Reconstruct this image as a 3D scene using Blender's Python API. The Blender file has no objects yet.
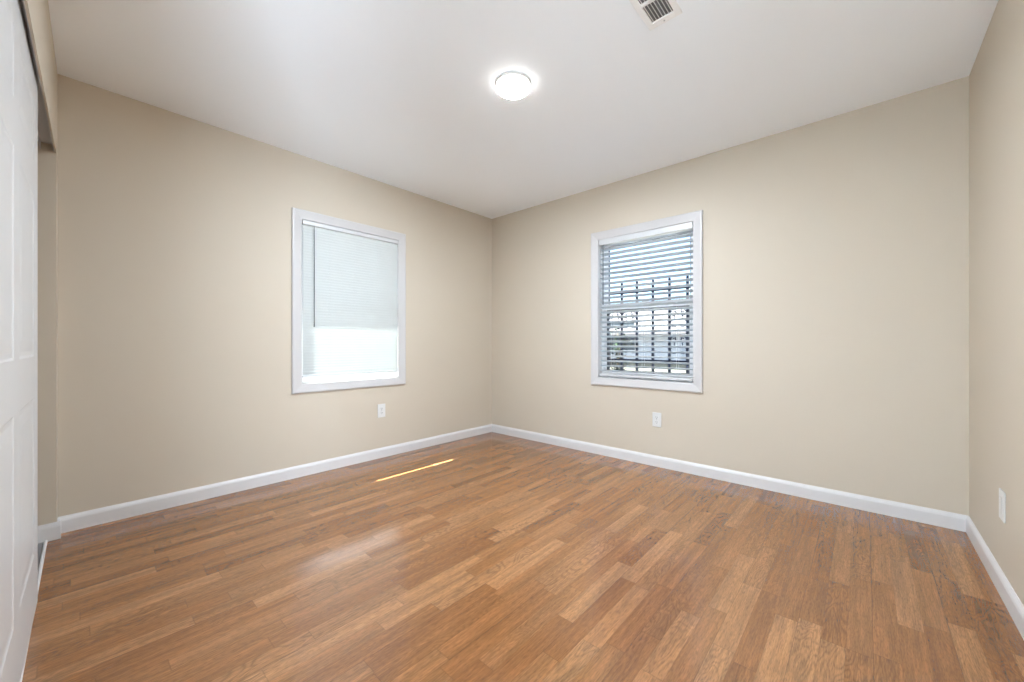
import bpy, bmesh, math, random
from mathutils import Vector, Matrix

random.seed(7)
SC = bpy.context.scene
COL = SC.collection
PI = math.pi

# ------------------------------------------------------------------ camera
F_PX, YAW, HY = 392.37, 0.73254, 343.77        # focal length in pixels, yaw, horizon row (1024x682 frame)
cam_d = bpy.data.cameras.new('camera')
cam = bpy.data.objects.new('camera', cam_d)
COL.objects.link(cam)
cam.location = (3.1857, -3.1960, 1.0072)
cam.rotation_euler = (PI / 2, 0, YAW)
cam_d.sensor_width = 36.0
cam_d.lens = F_PX * 36.0 / 1024.0
cam_d.shift_y = (HY - 341.0) / 1024.0
cam_d.clip_start = 0.01
SC.camera = cam

# ------------------------------------------------------------------ world, sun, exposure
world = bpy.data.worlds.new('sky'); SC.world = world
world.use_nodes = True
wn = world.node_tree.nodes; wl = world.node_tree.links
wn.clear()
w_out = wn.new('ShaderNodeOutputWorld'); w_bg = wn.new('ShaderNodeBackground')
w_sky = wn.new('ShaderNodeTexSky')
w_sky.sky_type = 'NISHITA'; w_sky.sun_disc = False
w_sky.sun_elevation = math.radians(52); w_sky.sun_rotation = math.radians(250)
w_sky.air_density = 1.0; w_sky.dust_density = 1.5; w_sky.ozone_density = 1.0
w_bg.inputs['Strength'].default_value = 0.58
wl.new(w_sky.outputs[0], w_bg.inputs[0]); wl.new(w_bg.outputs[0], w_out.inputs[0])

SUN_DIR = Vector((1.0, 0.449, -1.39)).normalized()   # direction the sunlight travels
sun_d = bpy.data.lights.new('sun', 'SUN'); sun_d.energy = 120.0; sun_d.angle = math.radians(0.4)
sun_d.color = (1.0, 0.96, 0.88)
sun = bpy.data.objects.new('sun', sun_d); COL.objects.link(sun)
sun.rotation_euler = SUN_DIR.to_track_quat('-Z', 'Y').to_euler()
sun.location = (-6, -3, 9)

# unseen fill lights added in the hall behind the camera to brighten the room
def add_fill_light(name, loc, aim, w, h, watts):
    d = bpy.data.lights.new(name, 'AREA'); d.shape = 'RECTANGLE'
    d.size = w; d.size_y = h; d.energy = watts; d.color = (0.83, 0.97, 1.13)
    o = bpy.data.objects.new(name, d); COL.objects.link(o)
    o.location = loc; o.rotation_euler = Vector(aim).to_track_quat('-Z', 'Y').to_euler()
HALL_A, HALL_B, HALL_C = 4.0, 42.0, 365.0
add_fill_light('fill_light_end', (3.15, -5.85, 0.55), (0.0, 1.0, 1.0), 1.0, 0.8, HALL_A)
add_fill_light('fill_light_corner', (4.45, -5.75, 0.55), (-0.55, 0.85, 1.0), 1.0, 0.8, HALL_B)
add_fill_light('fill_light_right', (5.18, -4.10, 0.55), (-0.95, 0.30, 0.95), 1.0, 0.8, HALL_C)

LAMP_STRENGTH = 830.0

vs = SC.view_settings
vs.view_transform = 'Standard'; vs.look = 'None'; vs.gamma = 1.0; vs.use_curve_mapping = False
vs.exposure = 0.09
try:
    SC.cycles.use_denoising = True
    SC.cycles.max_bounces = 14; SC.cycles.diffuse_bounces = 9; SC.cycles.transparent_max_bounces = 16
    SC.cycles.transmission_bounces = 8
    SC.cycles.sample_clamp_indirect = 8.0
except Exception:
    pass

# ------------------------------------------------------------------ helpers: materials
def new_mat(name):
    m = bpy.data.materials.new(name); m.use_nodes = True
    nt = m.node_tree
    return m, nt, nt.nodes['Principled BSDF'], nt.nodes['Material Output']

def node(nt, kind, **kw):
    n = nt.nodes.new(kind)
    for k, v in kw.items():
        setattr(n, k, v)
    return n

def math_n(nt, op, a, b=None, c=None):
    n = nt.nodes.new('ShaderNodeMath'); n.operation = op
    for i, v in enumerate((a, b, c)):
        if v is None: continue
        if isinstance(v, (int, float)): n.inputs[i].default_value = v
        else: nt.links.new(v, n.inputs[i])
    return n.outputs[0]

def paint(name, col, rough=0.5, vary=0.02, bump=0.0, scale=40.0, spec=0.5, metal=0.0):
    """painted / plastic / metal surface with a faint procedural mottle and optional bump"""
    m, nt, p, _ = new_mat(name)
    tc = node(nt, 'ShaderNodeTexCoord')
    n1 = node(nt, 'ShaderNodeTexNoise'); n1.inputs['Scale'].default_value = 3.0; n1.inputs['Detail'].default_value = 3.0
    nt.links.new(tc.outputs['Object'], n1.inputs['Vector'])
    r = node(nt, 'ShaderNodeMapRange'); r.inputs[3].default_value = 1 - vary; r.inputs[4].default_value = 1 + vary
    nt.links.new(n1.outputs[0], r.inputs[0])
    mx = node(nt, 'ShaderNodeMix', data_type='RGBA', blend_type='MULTIPLY'); mx.inputs[0].default_value = 1.0
    mx.inputs[6].default_value = (*col, 1); nt.links.new(r.outputs[0], mx.inputs[7])
    nt.links.new(mx.outputs[2], p.inputs['Base Color'])
    p.inputs['Roughness'].default_value = rough; p.inputs['Metallic'].default_value = metal
    p.inputs['Specular IOR Level'].default_value = spec
    if bump:
        n2 = node(nt, 'ShaderNodeTexNoise'); n2.inputs['Scale'].default_value = scale; n2.inputs['Detail'].default_value = 4.0
        nt.links.new(tc.outputs['Object'], n2.inputs['Vector'])
        b = node(nt, 'ShaderNodeBump'); b.inputs['Strength'].default_value = bump; b.inputs['Distance'].default_value = 0.002
        nt.links.new(n2.outputs[0], b.inputs['Height']); nt.links.new(b.outputs[0], p.inputs['Normal'])
    return m

def slat_mat(name, col, trans):
    m, nt, p, out = new_mat(name)
    p.inputs['Base Color'].default_value = (*col, 1); p.inputs['Roughness'].default_value = 0.4
    n1 = node(nt, 'ShaderNodeTexNoise'); n1.inputs['Scale'].default_value = 9.0
    tc = node(nt, 'ShaderNodeTexCoord'); nt.links.new(tc.outputs['Object'], n1.inputs['Vector'])
    r = node(nt, 'ShaderNodeMapRange'); r.inputs[3].default_value = .97; r.inputs[4].default_value = 1.03
    nt.links.new(n1.outputs[0], r.inputs[0])
    mx = node(nt, 'ShaderNodeMix', data_type='RGBA', blend_type='MULTIPLY'); mx.inputs[0].default_value = 1.0
    mx.inputs[6].default_value = (*col, 1); nt.links.new(r.outputs[0], mx.inputs[7]); nt.links.new(mx.outputs[2], p.inputs['Base Color'])
    t = node(nt, 'ShaderNodeBsdfTranslucent'); t.inputs[0].default_value = (*col, 1)
    s = node(nt, 'ShaderNodeMixShader'); s.inputs[0].default_value = trans
    nt.links.new(p.outputs[0], s.inputs[1]); nt.links.new(t.outputs[0], s.inputs[2]); nt.links.new(s.outputs[0], out.inputs[0])
    return m

def glass_mat(name):
    m, nt, p, out = new_mat(name)
    tr = node(nt, 'ShaderNodeBsdfTransparent'); tr.inputs[0].default_value = (0.93, 0.96, 0.97, 1)
    gl = node(nt, 'ShaderNodeBsdfGlossy'); gl.inputs['Roughness'].default_value = 0.02
    fr = node(nt, 'ShaderNodeFresnel'); fr.inputs[0].default_value = 1.45
    s = node(nt, 'ShaderNodeMixShader')
    ge = node(nt, 'ShaderNodeNewGeometry')           # reflect off the outer skin of the pane only
    fac = math_n(nt, 'MULTIPLY', fr.outputs[0], math_n(nt, 'SUBTRACT', 1.0, ge.outputs['Backfacing']))
    nt.links.new(fac, s.inputs[0]); nt.links.new(tr.outputs[0], s.inputs[1]); nt.links.new(gl.outputs[0], s.inputs[2])
    nt.links.new(s.outputs[0], out.inputs[0])
    return m

def emit_mat(name, col, strength):
    m, nt, p, out = new_mat(name)
    e = node(nt, 'ShaderNodeEmission'); e.inputs[0].default_value = (*col, 1); e.inputs[1].default_value = strength
    nt.links.new(e.outputs[0], out.inputs[0])
    return m

def floor_mat():
    """three-strip oak laminate: strips 64 mm wide running along Y, staves of random length"""
    m, nt, p, out = new_mat('oak_laminate')
    L = nt.links
    tc = node(nt, 'ShaderNodeTexCoord'); sep = node(nt, 'ShaderNodeSeparateXYZ')
    L.new(tc.outputs['Object'], sep.inputs[0])
    X, Y = sep.outputs[0], sep.outputs[1]
    u = math_n(nt, 'DIVIDE', math_n(nt, 'ADD', X, 0.01), 0.067)
    iu = math_n(nt, 'FLOOR', u); fu = math_n(nt, 'FRACT', u)
    wn1 = node(nt, 'ShaderNodeTexWhiteNoise', noise_dimensions='1D'); L.new(iu, wn1.inputs['W'])
    off = math_n(nt, 'MULTIPLY', wn1.outputs['Value'], 37.0)
    w = math_n(nt, 'ADD', math_n(nt, 'MULTIPLY', Y, 2.1), math_n(nt, 'ADD', off, math_n(nt, 'MULTIPLY', iu, 61.0)))
    vo = node(nt, 'ShaderNodeTexVoronoi', voronoi_dimensions='1D'); vo.inputs['Scale'].default_value = 1.0
    vo.inputs['Randomness'].default_value = 0.75
    L.new(w, vo.inputs['W'])
    ve = node(nt, 'ShaderNodeTexVoronoi', voronoi_dimensions='1D', feature='DISTANCE_TO_EDGE'); ve.inputs['Scale'].default_value = 1.0
    ve.inputs['Randomness'].default_value = 0.75
    L.new(w, ve.inputs['W'])
    csep = node(nt, 'ShaderNodeSeparateColor'); L.new(vo.outputs['Color'], csep.inputs[0])
    r1, r2, r3 = csep.outputs[0], csep.outputs[1], csep.outputs[2]
    # stave tone
    ramp = node(nt, 'ShaderNodeValToRGB'); L.new(r1, ramp.inputs[0])
    el = ramp.color_ramp.elements
    el[0].position = 0.0; el[0].color = FLOOR[0]
    el[1].position = 1.0; el[1].color = FLOOR[4]
    for pos, c in ((0.25, FLOOR[1]), (0.5, FLOOR[2]), (0.78, FLOOR[3])):
        e = el.new(pos); e.color = c
    # grain space: stretched along the stave, moved per stave
    cmb = node(nt, 'ShaderNodeCombineXYZ')
    L.new(math_n(nt, 'ADD', X, math_n(nt, 'MULTIPLY', r2, 13.0)), cmb.inputs[0])
    L.new(math_n(nt, 'ADD', math_n(nt, 'MULTIPLY', Y, 0.045), math_n(nt, 'MULTIPLY', r3, 7.0)), cmb.inputs[1])
    L.new(math_n(nt, 'MULTIPLY', r1, 5.0), cmb.inputs[2])
    fine = node(nt, 'ShaderNodeTexNoise'); fine.inputs['Scale'].default_value = 230.0; fine.inputs['Detail'].default_value = 6.0
    fine.inputs['Roughness'].default_value = 0.65
    L.new(cmb.outputs[0], fine.inputs['Vector'])
    # cathedral figure: rings of a stretched, warped field
    cm2 = node(nt, 'ShaderNodeCombineXYZ')
    L.new(math_n(nt, 'ADD', X, math_n(nt, 'MULTIPLY', r3, 11.0)), cm2.inputs[0])
    L.new(math_n(nt, 'ADD', math_n(nt, 'MULTIPLY', Y, 0.22), math_n(nt, 'MULTIPLY', r2, 9.0)), cm2.inputs[1])
    L.new(math_n(nt, 'MULTIPLY', r1, 3.0), cm2.inputs[2])
    big = node(nt, 'ShaderNodeTexNoise'); big.inputs['Scale'].default_value = 13.0; big.inputs['Detail'].default_value = 2.0
    big.inputs['Distortion'].default_value = 0.4
    L.new(cm2.outputs[0], big.inputs['Vector'])
    ring = math_n(nt, 'SINE', math_n(nt, 'MULTIPLY', big.outputs[0], 120.0))
    ring = math_n(nt, 'MULTIPLY', math_n(nt, 'ADD', ring, 1.0), 0.5)
    ring = math_n(nt, 'POWER', ring, 2.2)
    ramt = math_n(nt, 'MULTIPLY', math_n(nt, 'POWER', r2, 1.3), RING_AMT)
    dark = math_n(nt, 'SUBTRACT', 1.0, math_n(nt, 'MULTIPLY', ring, ramt))
    fr_ = node(nt, 'ShaderNodeMapRange'); fr_.inputs[1].default_value = 0.3; fr_.inputs[2].default_value = 0.7
    fr_.inputs[3].default_value = 0.68; fr_.inputs[4].default_value = 1.24
    L.new(fine.outputs[0], fr_.inputs[0])
    wide = node(nt, 'ShaderNodeTexNoise'); wide.inputs['Scale'].default_value = 38.0; wide.inputs['Detail'].default_value = 2.0
    L.new(cmb.outputs[0], wide.inputs['Vector'])
    wr = node(nt, 'ShaderNodeMapRange'); wr.inputs[1].default_value = 0.3; wr.inputs[2].default_value = 0.7
    wr.inputs[3].default_value = 0.80; wr.inputs[4].default_value = 1.18
    L.new(wide.outputs[0], wr.inputs[0])
    # short dark pores
    cm3 = node(nt, 'ShaderNodeCombineXYZ')
    L.new(math_n(nt, 'ADD', X, math_n(nt, 'MULTIPLY', r2, 5.0)), cm3.inputs[0])
    L.new(math_n(nt, 'ADD', math_n(nt, 'MULTIPLY', Y, 0.08), math_n(nt, 'MULTIPLY', r3, 3.0)), cm3.inputs[1])
    por = node(nt, 'ShaderNodeTexNoise'); por.inputs['Scale'].default_value = 520.0; por.inputs['Detail'].default_value = 3.0
    L.new(cm3.outputs[0], por.inputs['Vector'])
    pr_ = node(nt, 'ShaderNodeMapRange'); pr_.inputs[1].default_value = 0.34; pr_.inputs[2].default_value = 0.52
    pr_.inputs[3].default_value = 0.70; pr_.inputs[4].default_value = 1.06
    L.new(por.outputs[0], pr_.inputs[0])
    g = math_n(nt, 'MULTIPLY', math_n(nt, 'MULTIPLY', math_n(nt, 'MULTIPLY', fr_.outputs[0], wr.outputs[0]), dark), pr_.outputs[0])
    # seams
    su = math_n(nt, 'MINIMUM', fu, math_n(nt, 'SUBTRACT', 1.0, fu))
    seam_s = math_n(nt, 'MULTIPLY', math_n(nt, 'LESS_THAN', su, 0.012), 0.18)
    u3 = math_n(nt, 'FRACT', math_n(nt, 'DIVIDE', u, 3.0)); su3 = math_n(nt, 'MINIMUM', u3, math_n(nt, 'SUBTRACT', 1.0, u3))
    seam_b = math_n(nt, 'MULTIPLY', math_n(nt, 'LESS_THAN', su3, 0.0062), 0.32)
    seam_e = math_n(nt, 'MULTIPLY', math_n(nt, 'LESS_THAN', ve.outputs['Distance'], 0.0035), 0.22)
    seam = math_n(nt, 'SUBTRACT', 1.0, math_n(nt, 'MAXIMUM', math_n(nt, 'MAXIMUM', seam_s, seam_b), seam_e))
    tot = math_n(nt, 'MULTIPLY', g, seam)
    mx = node(nt, 'ShaderNodeMix', data_type='RGBA', blend_type='MULTIPLY'); mx.inputs[0].default_value = 1.0
    L.new(ramp.outputs[0], mx.inputs[6]); L.new(tot, mx.inputs[7])
    L.new(mx.outputs[2], p.inputs['Base Color'])
    rr = node(nt, 'ShaderNodeMapRange'); rr.inputs[3].default_value = 0.20; rr.inputs[4].default_value = 0.30
    L.new(fine.outputs[0], rr.inputs[0]); L.new(rr.outputs[0], p.inputs['Roughness'])
    p.inputs['Specular IOR Level'].default_value = 0.0
    p.inputs['Coat Weight'].default_value = 1.0; p.inputs['Coat Roughness'].default_value = 0.135
    p.inputs['Coat IOR'].default_value = 1.88
    return m

FLOOR = [(0.222, 0.086, 0.026, 1), (0.250, 0.102, 0.033, 1), (0.273, 0.117, 0.040, 1), (0.298, 0.134, 0.049, 1), (0.338, 0.160, 0.064, 1)]
RING_AMT = 0.33

M = {}
M['wall'] = paint('beige_wall_paint', (0.572, 0.509, 0.418), 0.55, 0.012, 0.10, 160.0, 0.3)
M['ceiling'] = paint('white_ceiling_paint', (0.905, 0.945, 0.99), 0.7, 0.008, 0.10, 120.0, 0.2)
M['trim'] = paint('white_gloss_trim', (0.56, 0.55, 0.55), 0.32, 0.01)
M['baseboard'] = paint('white_baseboard_paint', (0.655, 0.645, 0.645), 0.35, 0.01)
M['door'] = paint('white_door_paint', (0.62, 0.63, 0.64), 0.35, 0.01, 0.05, 60.0)
M['vinyl'] = paint('white_vinyl', (0.82, 0.83, 0.84), 0.35, 0.01)
M['plastic'] = paint('white_plastic', (0.68, 0.68, 0.67), 0.3, 0.01)
M['slot'] = paint('dark_slot', (0.02, 0.02, 0.02), 0.6, 0.05)
M['gasket'] = paint('black_gasket', (0.025, 0.03, 0.035), 0.5, 0.05)
M['wand'] = paint('grey_wand', (0.11, 0.12, 0.13), 0.25, 0.05)
M['cord'] = paint('white_cord', (0.75, 0.76, 0.76), 0.8, 0.03)
M['iron'] = paint('dark_blue_iron', (0.018, 0.025, 0.055), 0.45, 0.1)
M['track'] = paint('white_metal_track', (0.75, 0.75, 0.76), 0.35, 0.02)
M['groove'] = paint('grey_metal_channel', (0.62, 0.63, 0.65), 0.4, 0.04)
M['track_groove'] = paint('grey_groove', (0.2, 0.2, 0.21), 0.5, 0.05)  # darker grey of the strips along the floor track grooves
M['headrail'] = paint('white_blind_rail', (0.60, 0.61, 0.62), 0.35, 0.01)
M['vent'] = paint('white_enamel', (0.86, 0.86, 0.86), 0.3, 0.01)
M['vent_dark'] = paint('dark_duct', (0.13, 0.13, 0.13), 0.7, 0.05)
M['screw'] = paint('screw_steel', (0.45, 0.45, 0.45), 0.35, 0.03, metal=0.6)
M['closet'] = paint('closet_paint', (0.66, 0.6, 0.48), 0.6, 0.01)
M['hall'] = paint('hall_paint', (0.85, 0.85, 0.84), 0.6, 0.01)
M['floor'] = floor_mat()
M['slat_mini'] = slat_mat('mini_blind_slat', (0.70, 0.735, 0.73), 0.125)
M['slat_wide'] = slat_mat('wide_blind_slat', (0.60, 0.65, 0.69), 0.06)
M['glass'] = glass_mat('window_glass')
M['lamp'] = emit_mat('lamp_diffuser', (0.905, 1.0, 1.10), LAMP_STRENGTH)
M['lamp_rim'] = emit_mat('lamp_frosted_rim', (1.0, 0.98, 0.93), 9.0)
M['concrete'] = paint('pale_concrete', (0.06, 0.06, 0.057), 0.85, 0.08, 0.3, 30.0)
M['gravel'] = paint('pale_gravel', (0.12, 0.125, 0.105), 0.9, 0.3, 0.6, 60.0)
M['stucco'] = paint('pale_stucco', (0.42, 0.435, 0.46), 0.9, 0.04, 0.4, 80.0)
M['stucco_out'] = paint('cream_exterior_stucco', (0.32, 0.31, 0.28), 0.9, 0.04, 0.4, 80.0)
M['roof'] = paint('grey_shingle', (0.07, 0.07, 0.08), 0.9, 0.2, 0.6, 25.0)
M['leaf'] = paint('dark_leaf', (0.010, 0.026, 0.009), 0.5, 0.4)
M['stem'] = paint('brown_stem', (0.12, 0.08, 0.05), 0.8, 0.2)
M['pane'] = paint('dark_pane', (0.06, 0.08, 0.10), 0.1, 0.05)

# ------------------------------------------------------------------ helpers: meshes
def setp(o, label=None, cat=None, group=None, kind=None):
    if label: o['label'] = label
    if cat: o['category'] = cat
    if group: o['group'] = group
    if kind: o['kind'] = kind
    return o

class MB:
    def __init__(self, xf=None):
        self.bm = bmesh.new(); self.xf = xf or (lambda v: v)
    def face(self, vs):
        try: return self.bm.faces.new(vs)
        except ValueError: return None
    def v(self, p): return self.bm.verts.new(self.xf(Vector(p)))
    def box(self, a, b, bev=0.0, seg=2):
        """axis box a..b in local coordinates, optionally bevelled"""
        t = bmesh.new()
        bmesh.ops.create_cube(t, size=1.0)
        a = Vector(a); b = Vector(b); c = (a + b) / 2; s = Vector([abs(x) for x in (b - a)])
        for vt in t.verts: vt.co = Vector((vt.co.x * s.x, vt.co.y * s.y, vt.co.z * s.z)) + c
        if bev > 0:
            bmesh.ops.bevel(t, geom=list(t.edges), offset=min(bev, min(s) * 0.45), segments=seg, profile=0.5, affect='EDGES')
        self.merge(t)
    def merge(self, t, mat=None):
        mp = {}
        for vt in t.verts:
            co = vt.co if mat is None else mat @ vt.co
            mp[vt] = self.v(co)
        for fc in t.faces: self.face([mp[x] for x in fc.verts])
        t.free()
    def prism(self, pts, axis, a, b):
        """closed outline pts (2-D) extruded along axis from a to b; outline axes are the two others in order"""
        def mk(p, q):
            if axis == 0: return (q, p[0], p[1])
            if axis == 1: return (p[0], q, p[1])
            return (p[0], p[1], q)
        r0 = [self.v(mk(p, a)) for p in pts]; r1 = [self.v(mk(p, b)) for p in pts]
        n = len(pts)
        for i in range(n): self.face([r0[i], r0[(i + 1) % n], r1[(i + 1) % n], r1[i]])
        self.face(r0[::-1]); self.face(r1)
    def tube(self, pts, r, seg=8, closed=False):
        pts = [Vector(p) for p in pts]; n = len(pts); rings = []
        up = Vector((0.13, 0.29, 0.95)).normalized()
        for i, p in enumerate(pts):
            if closed: d = pts[(i + 1) % n] - pts[i - 1]
            else: d = pts[min(i + 1, n - 1)] - pts[max(i - 1, 0)]
            d.normalize()
            a = d.cross(up)
            if a.length < 1e-4: a = d.cross(Vector((1, 0, 0)))
            a.normalize(); b = d.cross(a)
            rr = r[i] if isinstance(r, (list, tuple)) else r
            rings.append([self.v(p + (a * math.cos(2 * PI * k / seg) + b * math.sin(2 * PI * k / seg)) * rr) for k in range(seg)])
        m = n if closed else n - 1
        for i in range(m):
            A = rings[i]; B = rings[(i + 1) % n]
            for k in range(seg): self.face([A[k], A[(k + 1) % seg], B[(k + 1) % seg], B[k]])
        if not closed:
            self.face(rings[0][::-1]); self.face(rings[-1])
    def lathe(self, prof, c, seg=48):
        """profile of (radius, z) turned about the vertical through c"""
        c = Vector(c); rings = []
        for r, z in prof:
            if r < 1e-6: rings.append([self.v(c + Vector((0, 0, z)))])
            else: rings.append([self.v(c + Vector((r * math.cos(2 * PI * k / seg), r * math.sin(2 * PI * k / seg), z))) for k in range(seg)])
        for A, B in zip(rings, rings[1:]):
            for k in range(seg):
                a0, a1 = A[k % len(A)], A[(k + 1) % len(A)]; b0, b1 = B[k % len(B)], B[(k + 1) % len(B)]
                self.face(list(dict.fromkeys([a0, a1, b1, b0])))
    def build(self, name, mat, parent=None, smooth=False):
        bmesh.ops.recalc_face_normals(self.bm, faces=self.bm.faces)
        me = bpy.data.meshes.new(name); self.bm.to_mesh(me); self.bm.free()
        for m in (mat if isinstance(mat, (list, tuple)) else [mat]): me.materials.append(m)
        if smooth:
            for f in me.polygons: f.use_smooth = True
        o = bpy.data.objects.new(name, me); COL.objects.link(o)
        if parent is not None:
            o.parent = parent
            o.location = -parent.location if parent.type == 'EMPTY' and parent.parent is None else (0, 0, 0)
        return o

def empty(name, loc, label=None, cat=None, group=None, kind=None):
    o = bpy.data.objects.new(name, None); COL.objects.link(o)
    o.location = loc; o.empty_display_size = 0.1
    return setp(o, label, cat, group, kind)

def smooth_angle(o, ang=35):
    me = o.data
    for f in me.polygons: f.use_smooth = True
    me.set_sharp_from_angle(angle=math.radians(ang))

# ------------------------------------------------------------------ room dimensions
W, D, H = 3.600, 3.255, 2.44
T = 0.14                                         # outer wall thickness
Z0, Z1 = 0.698, 1.959                            # window openings
U1 = (-2.052, -1.211)                            # left wall opening (along y)
U2 = (1.368, 2.202)                              # far wall opening (along x)
K = -0.02                                        # the closet wall runs very slightly out of square
CY = -3.261                                      # its face where it meets the left wall
CX0, CX1 = 0.080, 2.54                           # closet opening
DX0, DX1 = 2.64, 3.54                            # doorway behind the camera
HB = 1.99                                        # underside of the closet header
skew = lambda v: Vector((v.x, v.y + K * v.x, v.z))

b = MB(); b.box((-T, -6.2, -0.12), (5.4, T, 0)); setp(b.build('floor', M['floor']), kind='structure')
b = MB(); b.box((-T, -6.2, H), (5.4, T, H + 0.12)); setp(b.build('ceiling', M['ceiling']), kind='structure')

def wall_with_hole(xf, ua, ub, u0, u1, name):
    b = MB(xf)
    b.box((ua, 0, 0), (u0, T, H)); b.box((u1, 0, 0), (ub, T, H))
    b.box((u0, 0, 0), (u1, T, Z0)); b.box((u0, 0, Z1), (u1, T, H))
    return setp(b.build(name, [M['wall']]), kind='structure')

XL = lambda v: Vector((-v.y, v.x, v.z))          # (along wall, outward, up) -> left wall at x = 0
XR = lambda v: Vector((v.x, v.y, v.z))           # -> far wall at y = 0
wall_with_hole(XL, -4.2, T, U1[0], U1[1], 'wall_left')
wall_with_hole(XR, 0.0, W + T, U2[0], U2[1], 'wall_far')
b = MB(); b.box((W, -3.45, 0), (W + T, 0, H)); setp(b.build('wall_right', M['wall']), kind='structure')

# closet / doorway wall: jamb stub, header, pier, piece above the doorway, end pier
b = MB(skew); th = 0.115
b.box((0, CY - th, 0), (CX0, CY, H))
b.box((CX0, CY - th, HB + 0.045), (CX1, CY, H))
b.box((CX0, CY - 0.006, HB), (CX1, CY, HB + 0.045))
b.box((CX0, CY - th, HB), (CX1, CY - 0.100, HB + 0.045))
b.box((CX1, CY - th, 0), (DX0, CY, H))
b.box((DX0, CY - th, 2.12), (DX1, CY, H))
b.box((DX1, CY - th, 0), (W, CY, H))
setp(b.build('wall_near', M['wall']), kind='structure')
# closet interior
b = MB(); b.box((0, -4.10, 0), (2.66, -4.02, H)); setp(b.build('wall_closet_back', M['closet']), kind='structure')
b = MB(); b.box((2.60, -4.02, 0), (2.66, CY - th + K * 2.6 - 0.004, H)); setp(b.build('wall_closet_side', M['closet']), kind='structure')
# hall beyond the doorway
b = MB(); b.box((2.56, -6.12, 0), (5.4, -6.0, H)); setp(b.build('wall_hall_end', M['hall']), kind='structure')
b = MB(); b.box((5.28, -6.0, 0), (5.4, -3.0, H)); setp(b.build('wall_hall_right', M['hall']), kind='structure')
b = MB(); b.box((W + T, -3.5, 0), (5.28, -3.38, H)); setp(b.build('wall_hall_near', M['hall']), kind='structure')
b = MB(); b.box((2.66, -6.0, 0.0), (5.28, CY - th + K * 3.6, 0.012)); setp(b.build('floor_hall', M['hall']), kind='structure')
b = MB(); b.box((2.56, -6.0, 0), (2.66, -4.10, H)); setp(b.build('wall_hall_side', M['hall']), kind='structure')

# ------------------------------------------------------------------ baseboards
BH, BT = 0.087, 0.013
prof = [(0, 0), (BT, 0), (BT, BH - 0.022), (BT - 0.003, BH - 0.012), (BT - 0.008, BH - 0.004), (0.003, BH), (0, BH)]
b = MB(); b.prism([(x, z) for x, z in prof], 1, -D - 0.004, -0.0); setp(b.build('baseboard_left', M['baseboard']), kind='structure')
b = MB(); b.prism([(-x, z) for x, z in prof], 0, 0.0, W); setp(b.build('baseboard_far', M['baseboard']), kind='structure')
b = MB(); b.prism([(W - x, z) for x, z in prof], 1, CY - 0.07, 0.0); setp(b.build('baseboard_right', M['baseboard']), kind='structure')
b = MB()
b.prism([(CY + x, z) for x, z in prof], 0, BT, CX0)
b.prism([(CX0 + x, z) for x, z in prof], 1, CY - 0.105, CY + BT)
setp(b.build('baseboard_near', M['baseboard']), kind='structure')

# ------------------------------------------------------------------ windows (local axes: u along wall, w outwards, z up)
def frame_mb(xf, u0, u1, z0, z1, wu, wz0, wz1, w0, w1, bev=0.002):
    """rectangular frame: stiles wu wide, bottom rail wz0, top rail wz1, between depths w0..w1"""
    b = MB(xf)
    b.box((u0, w0, z0), (u0 + wu, w1, z1), bev); b.box((u1 - wu, w0, z0), (u1, w1, z1), bev)
    b.box((u0 + wu, w0, z0), (u1 - wu, w1, z0 + wz0), bev); b.box((u0 + wu, w0, z1 - wz1), (u1 - wu, w1, z1), bev)
    return b

def casing_mb(xf, u0, u1, z0, z1):
    """mitred picture-frame casing, thin at the opening and thicker outside"""
    cw = 0.066
    pr = [(-0.004, 0.0), (-0.004, -0.0075), (0.000, -0.0095), (0.012, -0.0105), (0.040, -0.015), (0.052, -0.0175), (0.060, -0.0175), (cw, -0.013), (cw, 0.0)]
    b = MB(xf)
    rings = []
    for (sx, sz, u, z) in ((-1, -1, u0, z0), (1, -1, u1, z0), (1, 1, u1, z1), (-1, 1, u0, z1)):
        rings.append([b.v((u + sx * o, w, z + sz * o)) for o, w in pr])
    n = len(pr)
    for i in range(4):
        A, B = rings[i], rings[(i + 1) % 4]
        for k in range(n): b.face([A[k], A[(k + 1) % n], B[(k + 1) % n], B[k]])
    return b

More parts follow.
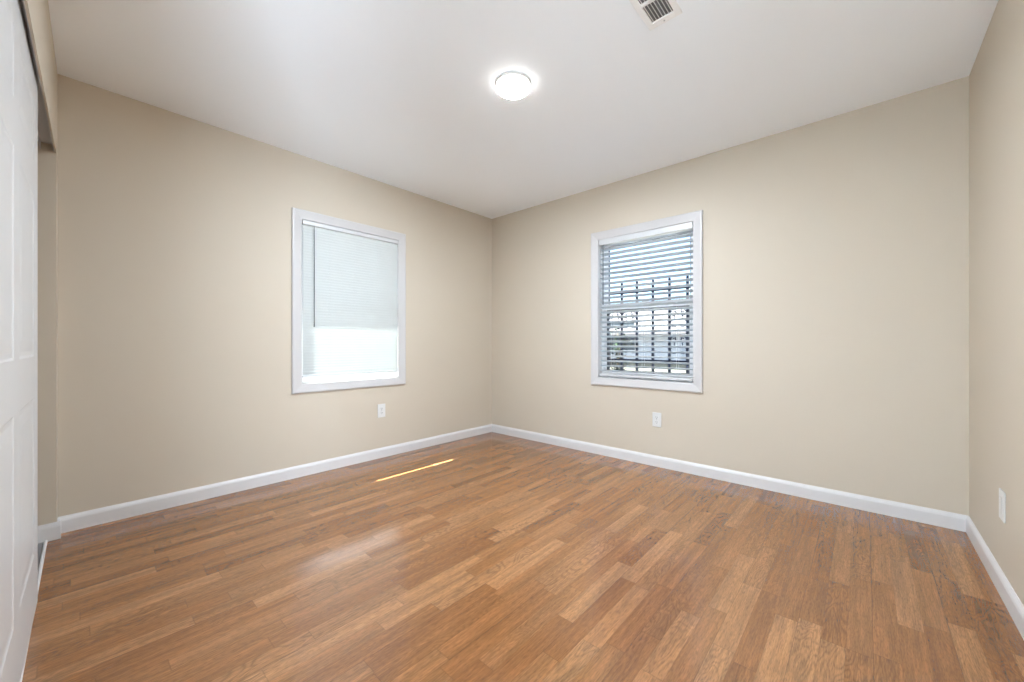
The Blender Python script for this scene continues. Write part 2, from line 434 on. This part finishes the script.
def window(xf, u, name, zm0, zm1):
    u0, u1 = u
    root = frame_mb(xf, u0, u1, Z0, Z1, 0.020, 0.022, 0.020, 0.062, 0.134).build(name, M['vinyl'])
    setp(root, kind='structure')
    j = MB(xf)                                       # white jamb boards lining the opening
    t = 0.006
    j.box((u0, -0.001, Z0), (u0 + t, 0.062, Z1)); j.box((u1 - t, -0.001, Z0), (u1, 0.062, Z1))
    j.box((u0 + t, -0.001, Z0), (u1 - t, 0.062, Z0 + 0.002)); j.box((u0 + t, -0.001, Z1 - t), (u1 - t, 0.062, Z1))
    j.build('jamb', M['trim'], root)
    casing_mb(xf, u0, u1, Z0, Z1).build('casing', M['trim'], root)
    a0, a1 = u0 + 0.020, u1 - 0.020
    # lower sash inside, upper sash outside
    for nm, z0, z1, w0, w1, bz, tz in (('lower_sash', Z0 + 0.022, zm1, 0.066, 0.094, 0.045, zm1 - zm0),
                                       ('upper_sash', zm0, Z1 - 0.020, 0.098, 0.126, zm1 - zm0, 0.038)):
        s = frame_mb(xf, a0, a1, z0, z1, 0.034, bz, tz, w0, w1).build(nm, M['vinyl'], root)
        g0, g1, h0, h1 = a0 + 0.034, a1 - 0.034, z0 + bz, z1 - tz
        wm = (w0 + w1) / 2
        frame_mb(xf, g0 - 0.002, g1 + 0.002, h0 - 0.002, h1 + 0.002, 0.0075, 0.0075, 0.0075, w0 + 0.004, w1 - 0.004, 0.001).build('gasket', M['gasket'], s)
        p = MB(xf); p.box((g0 + 0.003, wm - 0.002, h0 + 0.003), (g1 - 0.003, wm + 0.002, h1 - 0.003)); p.build('pane', M['glass'], s)
    lk = MB(xf); um = (u0 + u1) / 2
    lk.box((um - 0.03, 0.0645, zm1 - 0.001), (um + 0.03, 0.090, zm1 + 0.006), 0.002)
    lk.box((um - 0.006, 0.058, zm1 + 0.006), (um + 0.028, 0.074, zm1 + 0.013), 0.003)
    lk.build('sash_lock', M['vinyl'], root)
    return root

window(XL, U1, 'window_1', 1.290, 1.345)
window(XR, U2, 'window_2', 1.312, 1.368)

# ------------------------------------------------------------------ blinds
def slat_outline(width, thick, sag, tilt, n=6):
    """closed cross-section (w, z) of a curved slat, room edge raised by tilt"""
    top, bot = [], []
    for i in range(n + 1):
        s = i / n * 2 - 1
        c = sag * (1 - s * s)
        top.append((s * width / 2, c + thick / 2)); bot.append((s * width / 2, c - thick / 2))
    pts = top + bot[::-1]
    ca, sa = math.cos(-tilt), math.sin(-tilt)
    return [(x * ca - z * sa, x * sa + z * ca) for x, z in pts]

def blind(xf, u0, u1, wc, ztop, zbot, head_h, head_d, pitch, width, thick, sag, tilt, rail_h, rail_d,
          slat_material, cords, wand_u, wand_z, cord_d, name, label, org):
    root = empty(name, org, label, 'window blind', None)
    h = MB(xf); h.box((u0, wc - head_d / 2, ztop - head_h), (u1, wc + head_d / 2, ztop), 0.002); h.build('headrail', M['headrail'], root)
    sl = MB(xf); sec = slat_outline(width, thick, sag, tilt)
    z = zbot + rail_h + pitch * 0.62; zs = []
    while z < ztop - head_h - pitch * 0.35:
        sl.prism([(wc + a, z + c) for a, c in sec], 0, u0 + 0.004, u1 - 0.004); zs.append(z); z += pitch
    o = sl.build('slats', slat_material, root); smooth_angle(o, 40)
    r = MB(xf); r.box((u0 + 0.002, wc - rail_d / 2, zbot), (u1 - 0.002, wc + rail_d / 2, zbot + rail_h), 0.0025); r.build('bottom_rail', M['headrail'], root)
    ext = abs(width / 2 * math.cos(tilt)) + 0.0012
    for cu in cords:
        c = MB(xf)
        for off in (-ext, ext):
            c.tube([(cu, wc + off, ztop - head_h), (cu, wc + off, zbot + rail_h)], cord_d / 2, 6)
        c.build('ladder_cord', M['cord'], root)
    wd = MB(xf); ww = wc - max(ext, head_d / 2) - 0.007
    wd.tube([(wand_u, ww + 0.010, wand_z[1] + 0.018), (wand_u, ww, wand_z[1] + 0.008), (wand_u, ww, wand_z[1] - 0.02), (wand_u, ww, wand_z[0] + 0.05), (wand_u, ww, wand_z[0])], [0.0018, 0.0018, 0.0032, 0.0034, 0.0040], 8)
    o = wd.build('tilt_wand', M['wand'], root); o['label'] = 'thin dark grey tilt wand'
    return root, zs

blind(XL, U1[0] + 0.010, U1[1] - 0.010, 0.002, Z1 - 0.010, 0.750, 0.028, 0.026, 0.0216, 0.0300, 0.0006, 0.0018,
      math.radians(66), 0.013, 0.018, M['slat_mini'], (-1.84, -1.63, -1.42), -1.962, (1.137, 1.905), 0.0016,
      'venetian_blind', 'white narrow slat venetian blind drawn shut in the window on the left wall', (0, -1.6315, Z0))
blind(XR, U2[0] + 0.010, U2[1] - 0.010, 0.030, Z1 - 0.0062, 0.716, 0.047, 0.062, 0.0440, 0.050, 0.0028, 0.0015,
      math.radians(18), 0.020, 0.045, M['slat_wide'], (1.50, 1.785, 2.07), 1.425, (1.36, 1.885), 0.0018,
      'venetian_blind', 'white wide slat venetian blind with open slats in the window by the security bars', (1.785, 0, Z0))

# ------------------------------------------------------------------ wall outlets
def outlet(pos, rot, label, first=None):
    if first is not None:
        r = first.copy(); COL.objects.link(r); r.location = pos; r.rotation_euler = (0, 0, rot); r['label'] = label
        for ch in first.children:
            c = ch.copy(); COL.objects.link(c); c.parent = r
            for g in ch.children:
                d = g.copy(); COL.objects.link(d); d.parent = c
        return r
    r = empty('wall_outlet', pos, label, 'electrical outlet', 'wall outlets')
    r.rotation_euler = (0, 0, rot)
    def bb(m, name, mat, par):
        o = m.build(name, mat); o.parent = par; return o
    p = MB(); p.box((-0.037, -0.0065, -0.059), (0.037, 0.0, 0.059), 0.004, 3); bb(p, 'faceplate', M['plastic'], r)
    for s in (-1, 1):
        q = MB(); q.prism([(0.0165 * math.cos(a) , s * 0.0195 + max(-0.0125, min(0.0125, 0.0165 * math.sin(a)))) for a in [2 * PI * i / 28 for i in range(28)]], 1, -0.0085, -0.004)
        f = bb(q, 'receptacle', M['plastic'], r)
        k = MB()
        k.box((-0.0075, -0.0092, s * 0.0195 - 0.002), (-0.0052, -0.0080, s * 0.0195 + 0.007))
        k.box((0.0052, -0.0092, s * 0.0195 - 0.001), (0.0075, -0.0080, s * 0.0195 + 0.006))
        k.tube([(0, -0.0092, s * 0.0195 - 0.0075), (0, -0.0080, s * 0.0195 - 0.0075)], 0.0026, 10)
        bb(k, 'slots', M['slot'], f)
    c = MB(); c.tube([(0, -0.0082, 0), (0, -0.005, 0)], 0.0035, 12); bb(c, 'screw', M['screw'], r)
    return r

# local -y faces the room: left wall faces +x, far wall faces -y, right wall faces -x
o1 = outlet((1.915, 0.0, 0.383), 0.0, 'white duplex outlet on the beige wall under the barred window')
outlet((0.0, -1.386, 0.415), PI / 2, 'white duplex outlet on the left wall below the shut blind', o1)
bp = empty('wall_plate', (W, -0.702, 0.357), 'plain white wall plate on the right wall near its baseboard', 'wall plate')
b = MB(); b.box((W - 0.0065, -0.702 - 0.039, 0.357 - 0.060), (W, -0.702 + 0.039, 0.357 + 0.060), 0.004, 3); b.build('faceplate', M['plastic'], bp)
b = MB(); b.box((W - 0.0085, -0.702 - 0.0165, 0.357 - 0.033), (W - 0.005, -0.702 + 0.0165, 0.357 + 0.033), 0.0015); b.build('insert', M['plastic'], bp)

# ------------------------------------------------------------------ ceiling lamp
LC = (1.748, -1.588, H)
lamp = empty('ceiling_light', LC, 'round white flush ceiling light, lit, in the middle of the ceiling', 'ceiling light')
b = MB(); b.lathe([(0, 0), (0.093, 0), (0.0965, -0.003), (0.0965, -0.0125), (0.094, -0.015), (0, -0.015)], LC, 64)
o = b.build('base_ring', M['plastic'], lamp); smooth_angle(o)
b = MB(); b.lathe([(0.0905, -0.0151), (0.0925, -0.018), (0.0925, -0.030), (0.0895, -0.0335), (0.0870, -0.0340), (0.0870, -0.0151)], LC, 64)
o = b.build('rim', M['lamp_rim'], lamp); smooth_angle(o, 60); o['label'] = 'softly glowing frosted rim'
b = MB(); b.lathe([(0.0868, -0.0322), (0.0868, -0.0338), (0.070, -0.0352), (0.045, -0.0362), (0, -0.0366)], LC, 64)
o = b.build('diffuser', M['lamp'], lamp); smooth_angle(o, 60); o['label'] = 'glowing white diffuser'

# ------------------------------------------------------------------ ceiling vent
VX0, VX1, VY1 = 2.457, 2.602, -1.447
VY0 = VY1 - 0.42
vent = empty('ceiling_vent', ((VX0 + VX1) / 2, (VY0 + VY1) / 2, H), 'white louvred air register on the ceiling at the top edge', 'vent')
b = MB(); z0, z1 = H - 0.009, H
fx, fy = 0.026, 0.034
b.box((VX0, VY0, z0), (VX0 + fx, VY1, z1), 0.003); b.box((VX1 - fx, VY0, z0), (VX1, VY1, z1), 0.003)
b.box((VX0 + fx - 0.002, VY0, z0), (VX1 - fx + 0.002, VY0 + fy, z1), 0.003); b.box((VX0 + fx - 0.002, VY1 - fy, z0), (VX1 - fx + 0.002, VY1, z1), 0.003)
sec = (0.42 - 2 * fy - 2 * 0.018) / 3
for k in (1, 2):
    y = VY1 - fy - k * sec - (k - 1) * 0.018
    b.box((VX0 + fx - 0.002, y - 0.018, z0 + 0.001), (VX1 - fx + 0.002, y, z1), 0.002)
b.build('frame', M['vent'], vent)
b = MB(); b.box((VX0 + fx - 0.003, VY0 + fy - 0.003, H - 0.0012), (VX1 - fx + 0.003, VY1 - fy + 0.003, H - 0.0002)); b.build('backing', M['vent_dark'], vent)
ns = 7
for k in range(ns):
    cx = VX0 + fx + (k + 0.5) * (VX1 - VX0 - 2 * fx) / ns
    b = MB()
    b.prism([(cx + 0.0036, H - 0.0088), (cx + 0.0028, H - 0.0092), (cx - 0.0036, H - 0.0018), (cx - 0.0028, H - 0.0013)], 1, VY0 + fy - 0.001, VY1 - fy + 0.001)
    b.build('slat', M['vent'], vent)
b = MB(); b.tube([(VX0 + 0.072, VY1 - 0.016, z0 - 0.0015), (VX0 + 0.072, VY1 - 0.016, z0 + 0.003)], 0.004, 12); b.build('screw', M['screw'], vent)

# ------------------------------------------------------------------ closet sliding door and tracks
def door_mb(x0, x1, yf, z0, z1, th):
    """six-panel moulded door leaf, face towards +y at yf"""
    b = MB(skew)
    w = x1 - x0; st = 0.125; mid = 0.12
    pw = (w - 2 * st - mid) / 2
    xs = [x0, x0 + st, x0 + st + pw, x0 + st + pw + mid, x1 - st, x1]
    zs = [z0, z0 + 0.22, z0 + 0.80, z0 + 0.95, z0 + 1.53, z0 + 1.66, z0 + 1.87, z1]
    gv = [[b.v((x, yf, z)) for z in zs] for x in xs]
    for i in range(5):
        for j in range(7):
            if i in (1, 3) and j in (1, 3, 5):
                loop = [gv[i][j], gv[i + 1][j], gv[i + 1][j + 1], gv[i][j + 1]]
                a, c, d, e = xs[i], xs[i + 1], zs[j], zs[j + 1]
                for ins, dep in ((0.007, -0.002), (0.020, -0.003), (0.030, -0.0022), (0.055, -0.0006)):
                    nl = [b.v(q) for q in ((a + ins, yf + dep, d + ins), (c - ins, yf + dep, d + ins), (c - ins, yf + dep, e - ins), (a + ins, yf + dep, e - ins))]
                    for k in range(4): b.face([loop[k], loop[(k + 1) % 4], nl[(k + 1) % 4], nl[k]])
                    loop = nl
                b.face(loop)
            else:
                b.face([gv[i][j], gv[i + 1][j], gv[i + 1][j + 1], gv[i][j + 1]])
    bk = [[b.v((x, yf - th, z)) for z in (z0, z1)] for x in (x0, x1)]
    b.face([bk[0][0], bk[0][1], bk[1][1], bk[1][0]])
    b.face([gv[0][j] for j in range(8)] + [bk[0][1], bk[0][0]])
    b.face([gv[5][j] for j in range(8)] + [bk[1][1], bk[1][0]])
    b.face([gv[i][0] for i in range(6)] + [bk[1][0], bk[0][0]])
    b.face([gv[i][7] for i in range(6)] + [bk[1][1], bk[0][1]])
    return b
DF = -3.279
d1 = door_mb(0.800, 2.02, DF, 0.012, HB + 0.020, 0.030).build('door_1', M['door']); setp(d1, kind='structure')

b = MB(skew)                                         # ceiling track: top plate, lips and divider
ty0, ty1 = CY - 0.099, CY - 0.0065
b.box((CX0 + 0.002, ty0, HB + 0.040), (CX1 - 0.002, ty1, HB + 0.044))
for y in (ty0 + 0.0015, (ty0 + ty1) / 2, ty1 - 0.0015):
    b.box((CX0 + 0.002, y - 0.0012, HB + 0.004), (CX1 - 0.002, y + 0.0012, HB + 0.040))
setp(b.build('sliding_door_rail', M['groove']), 'grey metal channel above the closet door under the beige header', 'door track')

sk2 = lambda v: Vector((v.x, v.y - 0.009 * v.x, v.z))
FT = empty('floor_track', (1.3, -3.33, 0), 'white metal floor track with dark grooves below the closet door', 'door track')
b = MB(sk2); y1 = -3.2915; y0 = y1 - 0.075
b.box((CX0 + 0.015, y0, 0.0), (CX1 - 0.002, y1, 0.0025))
for y in (y1 - 0.005, y1 - 0.0375, y0 + 0.005):
    b.box((CX0 + 0.015, y - 0.005, 0.0025), (CX1 - 0.002, y + 0.005, 0.010), 0.002)
b.build('rail', M['track'], FT)
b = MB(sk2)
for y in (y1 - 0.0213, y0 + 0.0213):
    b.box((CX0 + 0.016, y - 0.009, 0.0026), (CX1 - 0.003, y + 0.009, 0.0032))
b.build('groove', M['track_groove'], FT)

# ------------------------------------------------------------------ outside
b = MB(); b.box((-30, -30, -0.55), (40, 60, -0.45)); setp(b.build('ground', M['concrete']), kind='structure')
b = MB()                                             # eave along the left side of the house
b.box((-0.92, -6, 2.50), (-T, 1.2, 2.60)); b.box((-0.95, -6, 2.46), (-0.92, 1.2, 2.64))
setp(b.build('roof_eave', M['stucco_out']), kind='structure')

GY = 0.20                                            # security grille in front of the far window
gr = empty('security_grille', (1.73, GY, 0.62), 'dark blue iron security bars with scrolls outside the open blind', 'window bars')
for x in (1.224, 1.368, 1.506, 1.652, 1.799, 1.943, 2.091, 2.235):
    b = MB(); b.box((x - 0.010, GY - 0.010, 0.60), (x + 0.010, GY + 0.010, 1.550), 0.001, 1)
    b.lathe([(0.0085, 0), (0.013, 0.012), (0.0075, 0.032), (0, 0.055)], (x, GY, 1.545), 10)
    b.build('bar', M['iron'], gr)
for z in (1.484, 0.851):
    b = MB(); b.box((1.205, GY - 0.019, z - 0.017), (2.255, GY - 0.007, z + 0.017), 0.001, 1); b.build('cross_rail', M['iron'], gr)
def spiral(cx, cz, r0, r1, a0, turns, n=30):
    return [(cx + (r0 + (r1 - r0) * i / n) * math.cos(a0 + turns * 2 * PI * i / n), GY, cz + (r0 + (r1 - r0) * i / n) * math.sin(a0 + turns * 2 * PI * i / n)) for i in range(n + 1)]
for xa, xb in ((1.506, 1.652), (1.943, 2.091), (1.368, 1.506)):
    xm = (xa + xb) / 2
    for zc in (1.255, 1.03):
        for s in (-1, 1):
            b = MB()
            p1 = [(xm + s * (q[0] - xm), q[1], q[2]) for q in spiral(xm + 0.036, zc + 0.012, 0.010, 0.032, 0.5, 1.25)]
            e = p1[-1]
            p2 = [(xm + s * (0.036 + 0.030 * math.cos(t)) , GY, zc - 0.075 + 0.03 * math.sin(t)) for t in [PI * 0.5 - k * 0.5 for k in range(9)]]
            b.tube(p1 + p2, 0.0045, 6)
            b.build('scroll', M['iron'], gr)
for x in (1.22, 2.235):
    for z in (1.484, 0.851):
        b = MB(); b.box((x - 0.012, T, z - 0.012), (x + 0.012, GY, z + 0.012)); b.build('bracket', M['iron'], gr)

def shrub(name, base, h, r, n, seed, label):
    rnd = random.Random(seed)
    root = empty(name, base, label, 'shrub')
    st = MB(); lf = MB()
    for k in range(9):
        a = rnd.uniform(0, 2 * PI); q = r * rnd.uniform(0.2, 0.8)
        tip = Vector((base[0] + q * math.cos(a), base[1] + q * math.sin(a), base[2] + h * rnd.uniform(0.6, 0.98)))
        m = Vector(base).lerp(tip, 0.5) + Vector((rnd.uniform(-.06, .06), rnd.uniform(-.06, .06), 0.05))
        st.tube([base, m, tip], [0.014, 0.009, 0.004], 6)
        for j in range(n // 9):
            f = rnd.uniform(0.35, 1.0); c = m.lerp(tip, f) + Vector((rnd.gauss(0, r * 0.22), rnd.gauss(0, r * 0.22), rnd.gauss(0, 0.07)))
            d = Vector((rnd.uniform(-1, 1), rnd.uniform(-1, 1), rnd.uniform(-.3, .8))).normalized(); s = d.cross(Vector((0.1, 0.2, 1))).normalized()
            L = rnd.uniform(0.05, 0.09); wd = L * 0.28; up = d.cross(s) * L * 0.06
            pts = [c, c + d * L * .35 + s * wd + up, c + d * L, c + d * L * .35 - s * wd + up]
            lf.face([lf.v(x) for x in pts])
    st.build('stem', M['stem'], root); lf.build('foliage', M['leaf'], root)
    return root
shrub('leafy_shrub', (0.62, 1.75, -0.45), 1.68, 0.22, 500, 3, 'dark green leafy shrub outside, behind the left end of the bars')

# low block wall and pale houses across the yard
def house(x0, x1, y0, y1, zt, ridge, label):
    r = empty('house', ((x0 + x1) / 2, (y0 + y1) / 2, -0.45), label, 'house')
    b = MB(); b.box((x0, y0, -0.45), (x1, y1, zt)); b.build('wall', M['stucco'], r)
    b = MB(); e = 0.5
    b.prism([(y0 - e, zt - 0.05), ((y0 + y1) / 2, ridge), (y1 + e, zt - 0.05), (y1 + e, zt - 0.2), (y0 - e, zt - 0.2)], 0, x0 - e, x1 + e); b.build('roof', M['roof'], r)
    for k in range(2):
        xc = x0 + (x1 - x0) * (0.3 + 0.4 * k)
        f = frame_mb(XR, xc - 0.6, xc + 0.6, 0.7, 1.9, 0.07, 0.07, 0.07, y0 - 0.05, y0 + 0.02).build('window', M['trim'], r)
        g = MB(); g.box((xc - 0.53, y0 - 0.02, 0.77), (xc + 0.53, y0 - 0.01, 1.83)); g.build('pane', M['pane'], f)
    return r
house(-9.0, -1.6, 11.0, 17.0, 1.55, 2.6, 'pale grey house across the yard seen through the bars')
b = MB(); b.box((-14, 8.4, -0.45), (6, 8.6, 0.42)); b.box((-14, 8.36, 0.42), (6, 8.64, 0.48), 0.01)
setp(b.build('garden_wall', M['gravel']), 'low pale rough garden wall beyond the bars', 'garden wall')
# side-yard fence beyond the shut blind
b = MB(); b.box((-2.6, -7, -0.45), (-2.5, 2.2, 1.45)); b.box((-2.63, -7, 1.45), (-2.47, 2.2, 1.52), 0.01)
setp(b.build('wall_yard', M['stucco_out']), kind='structure')
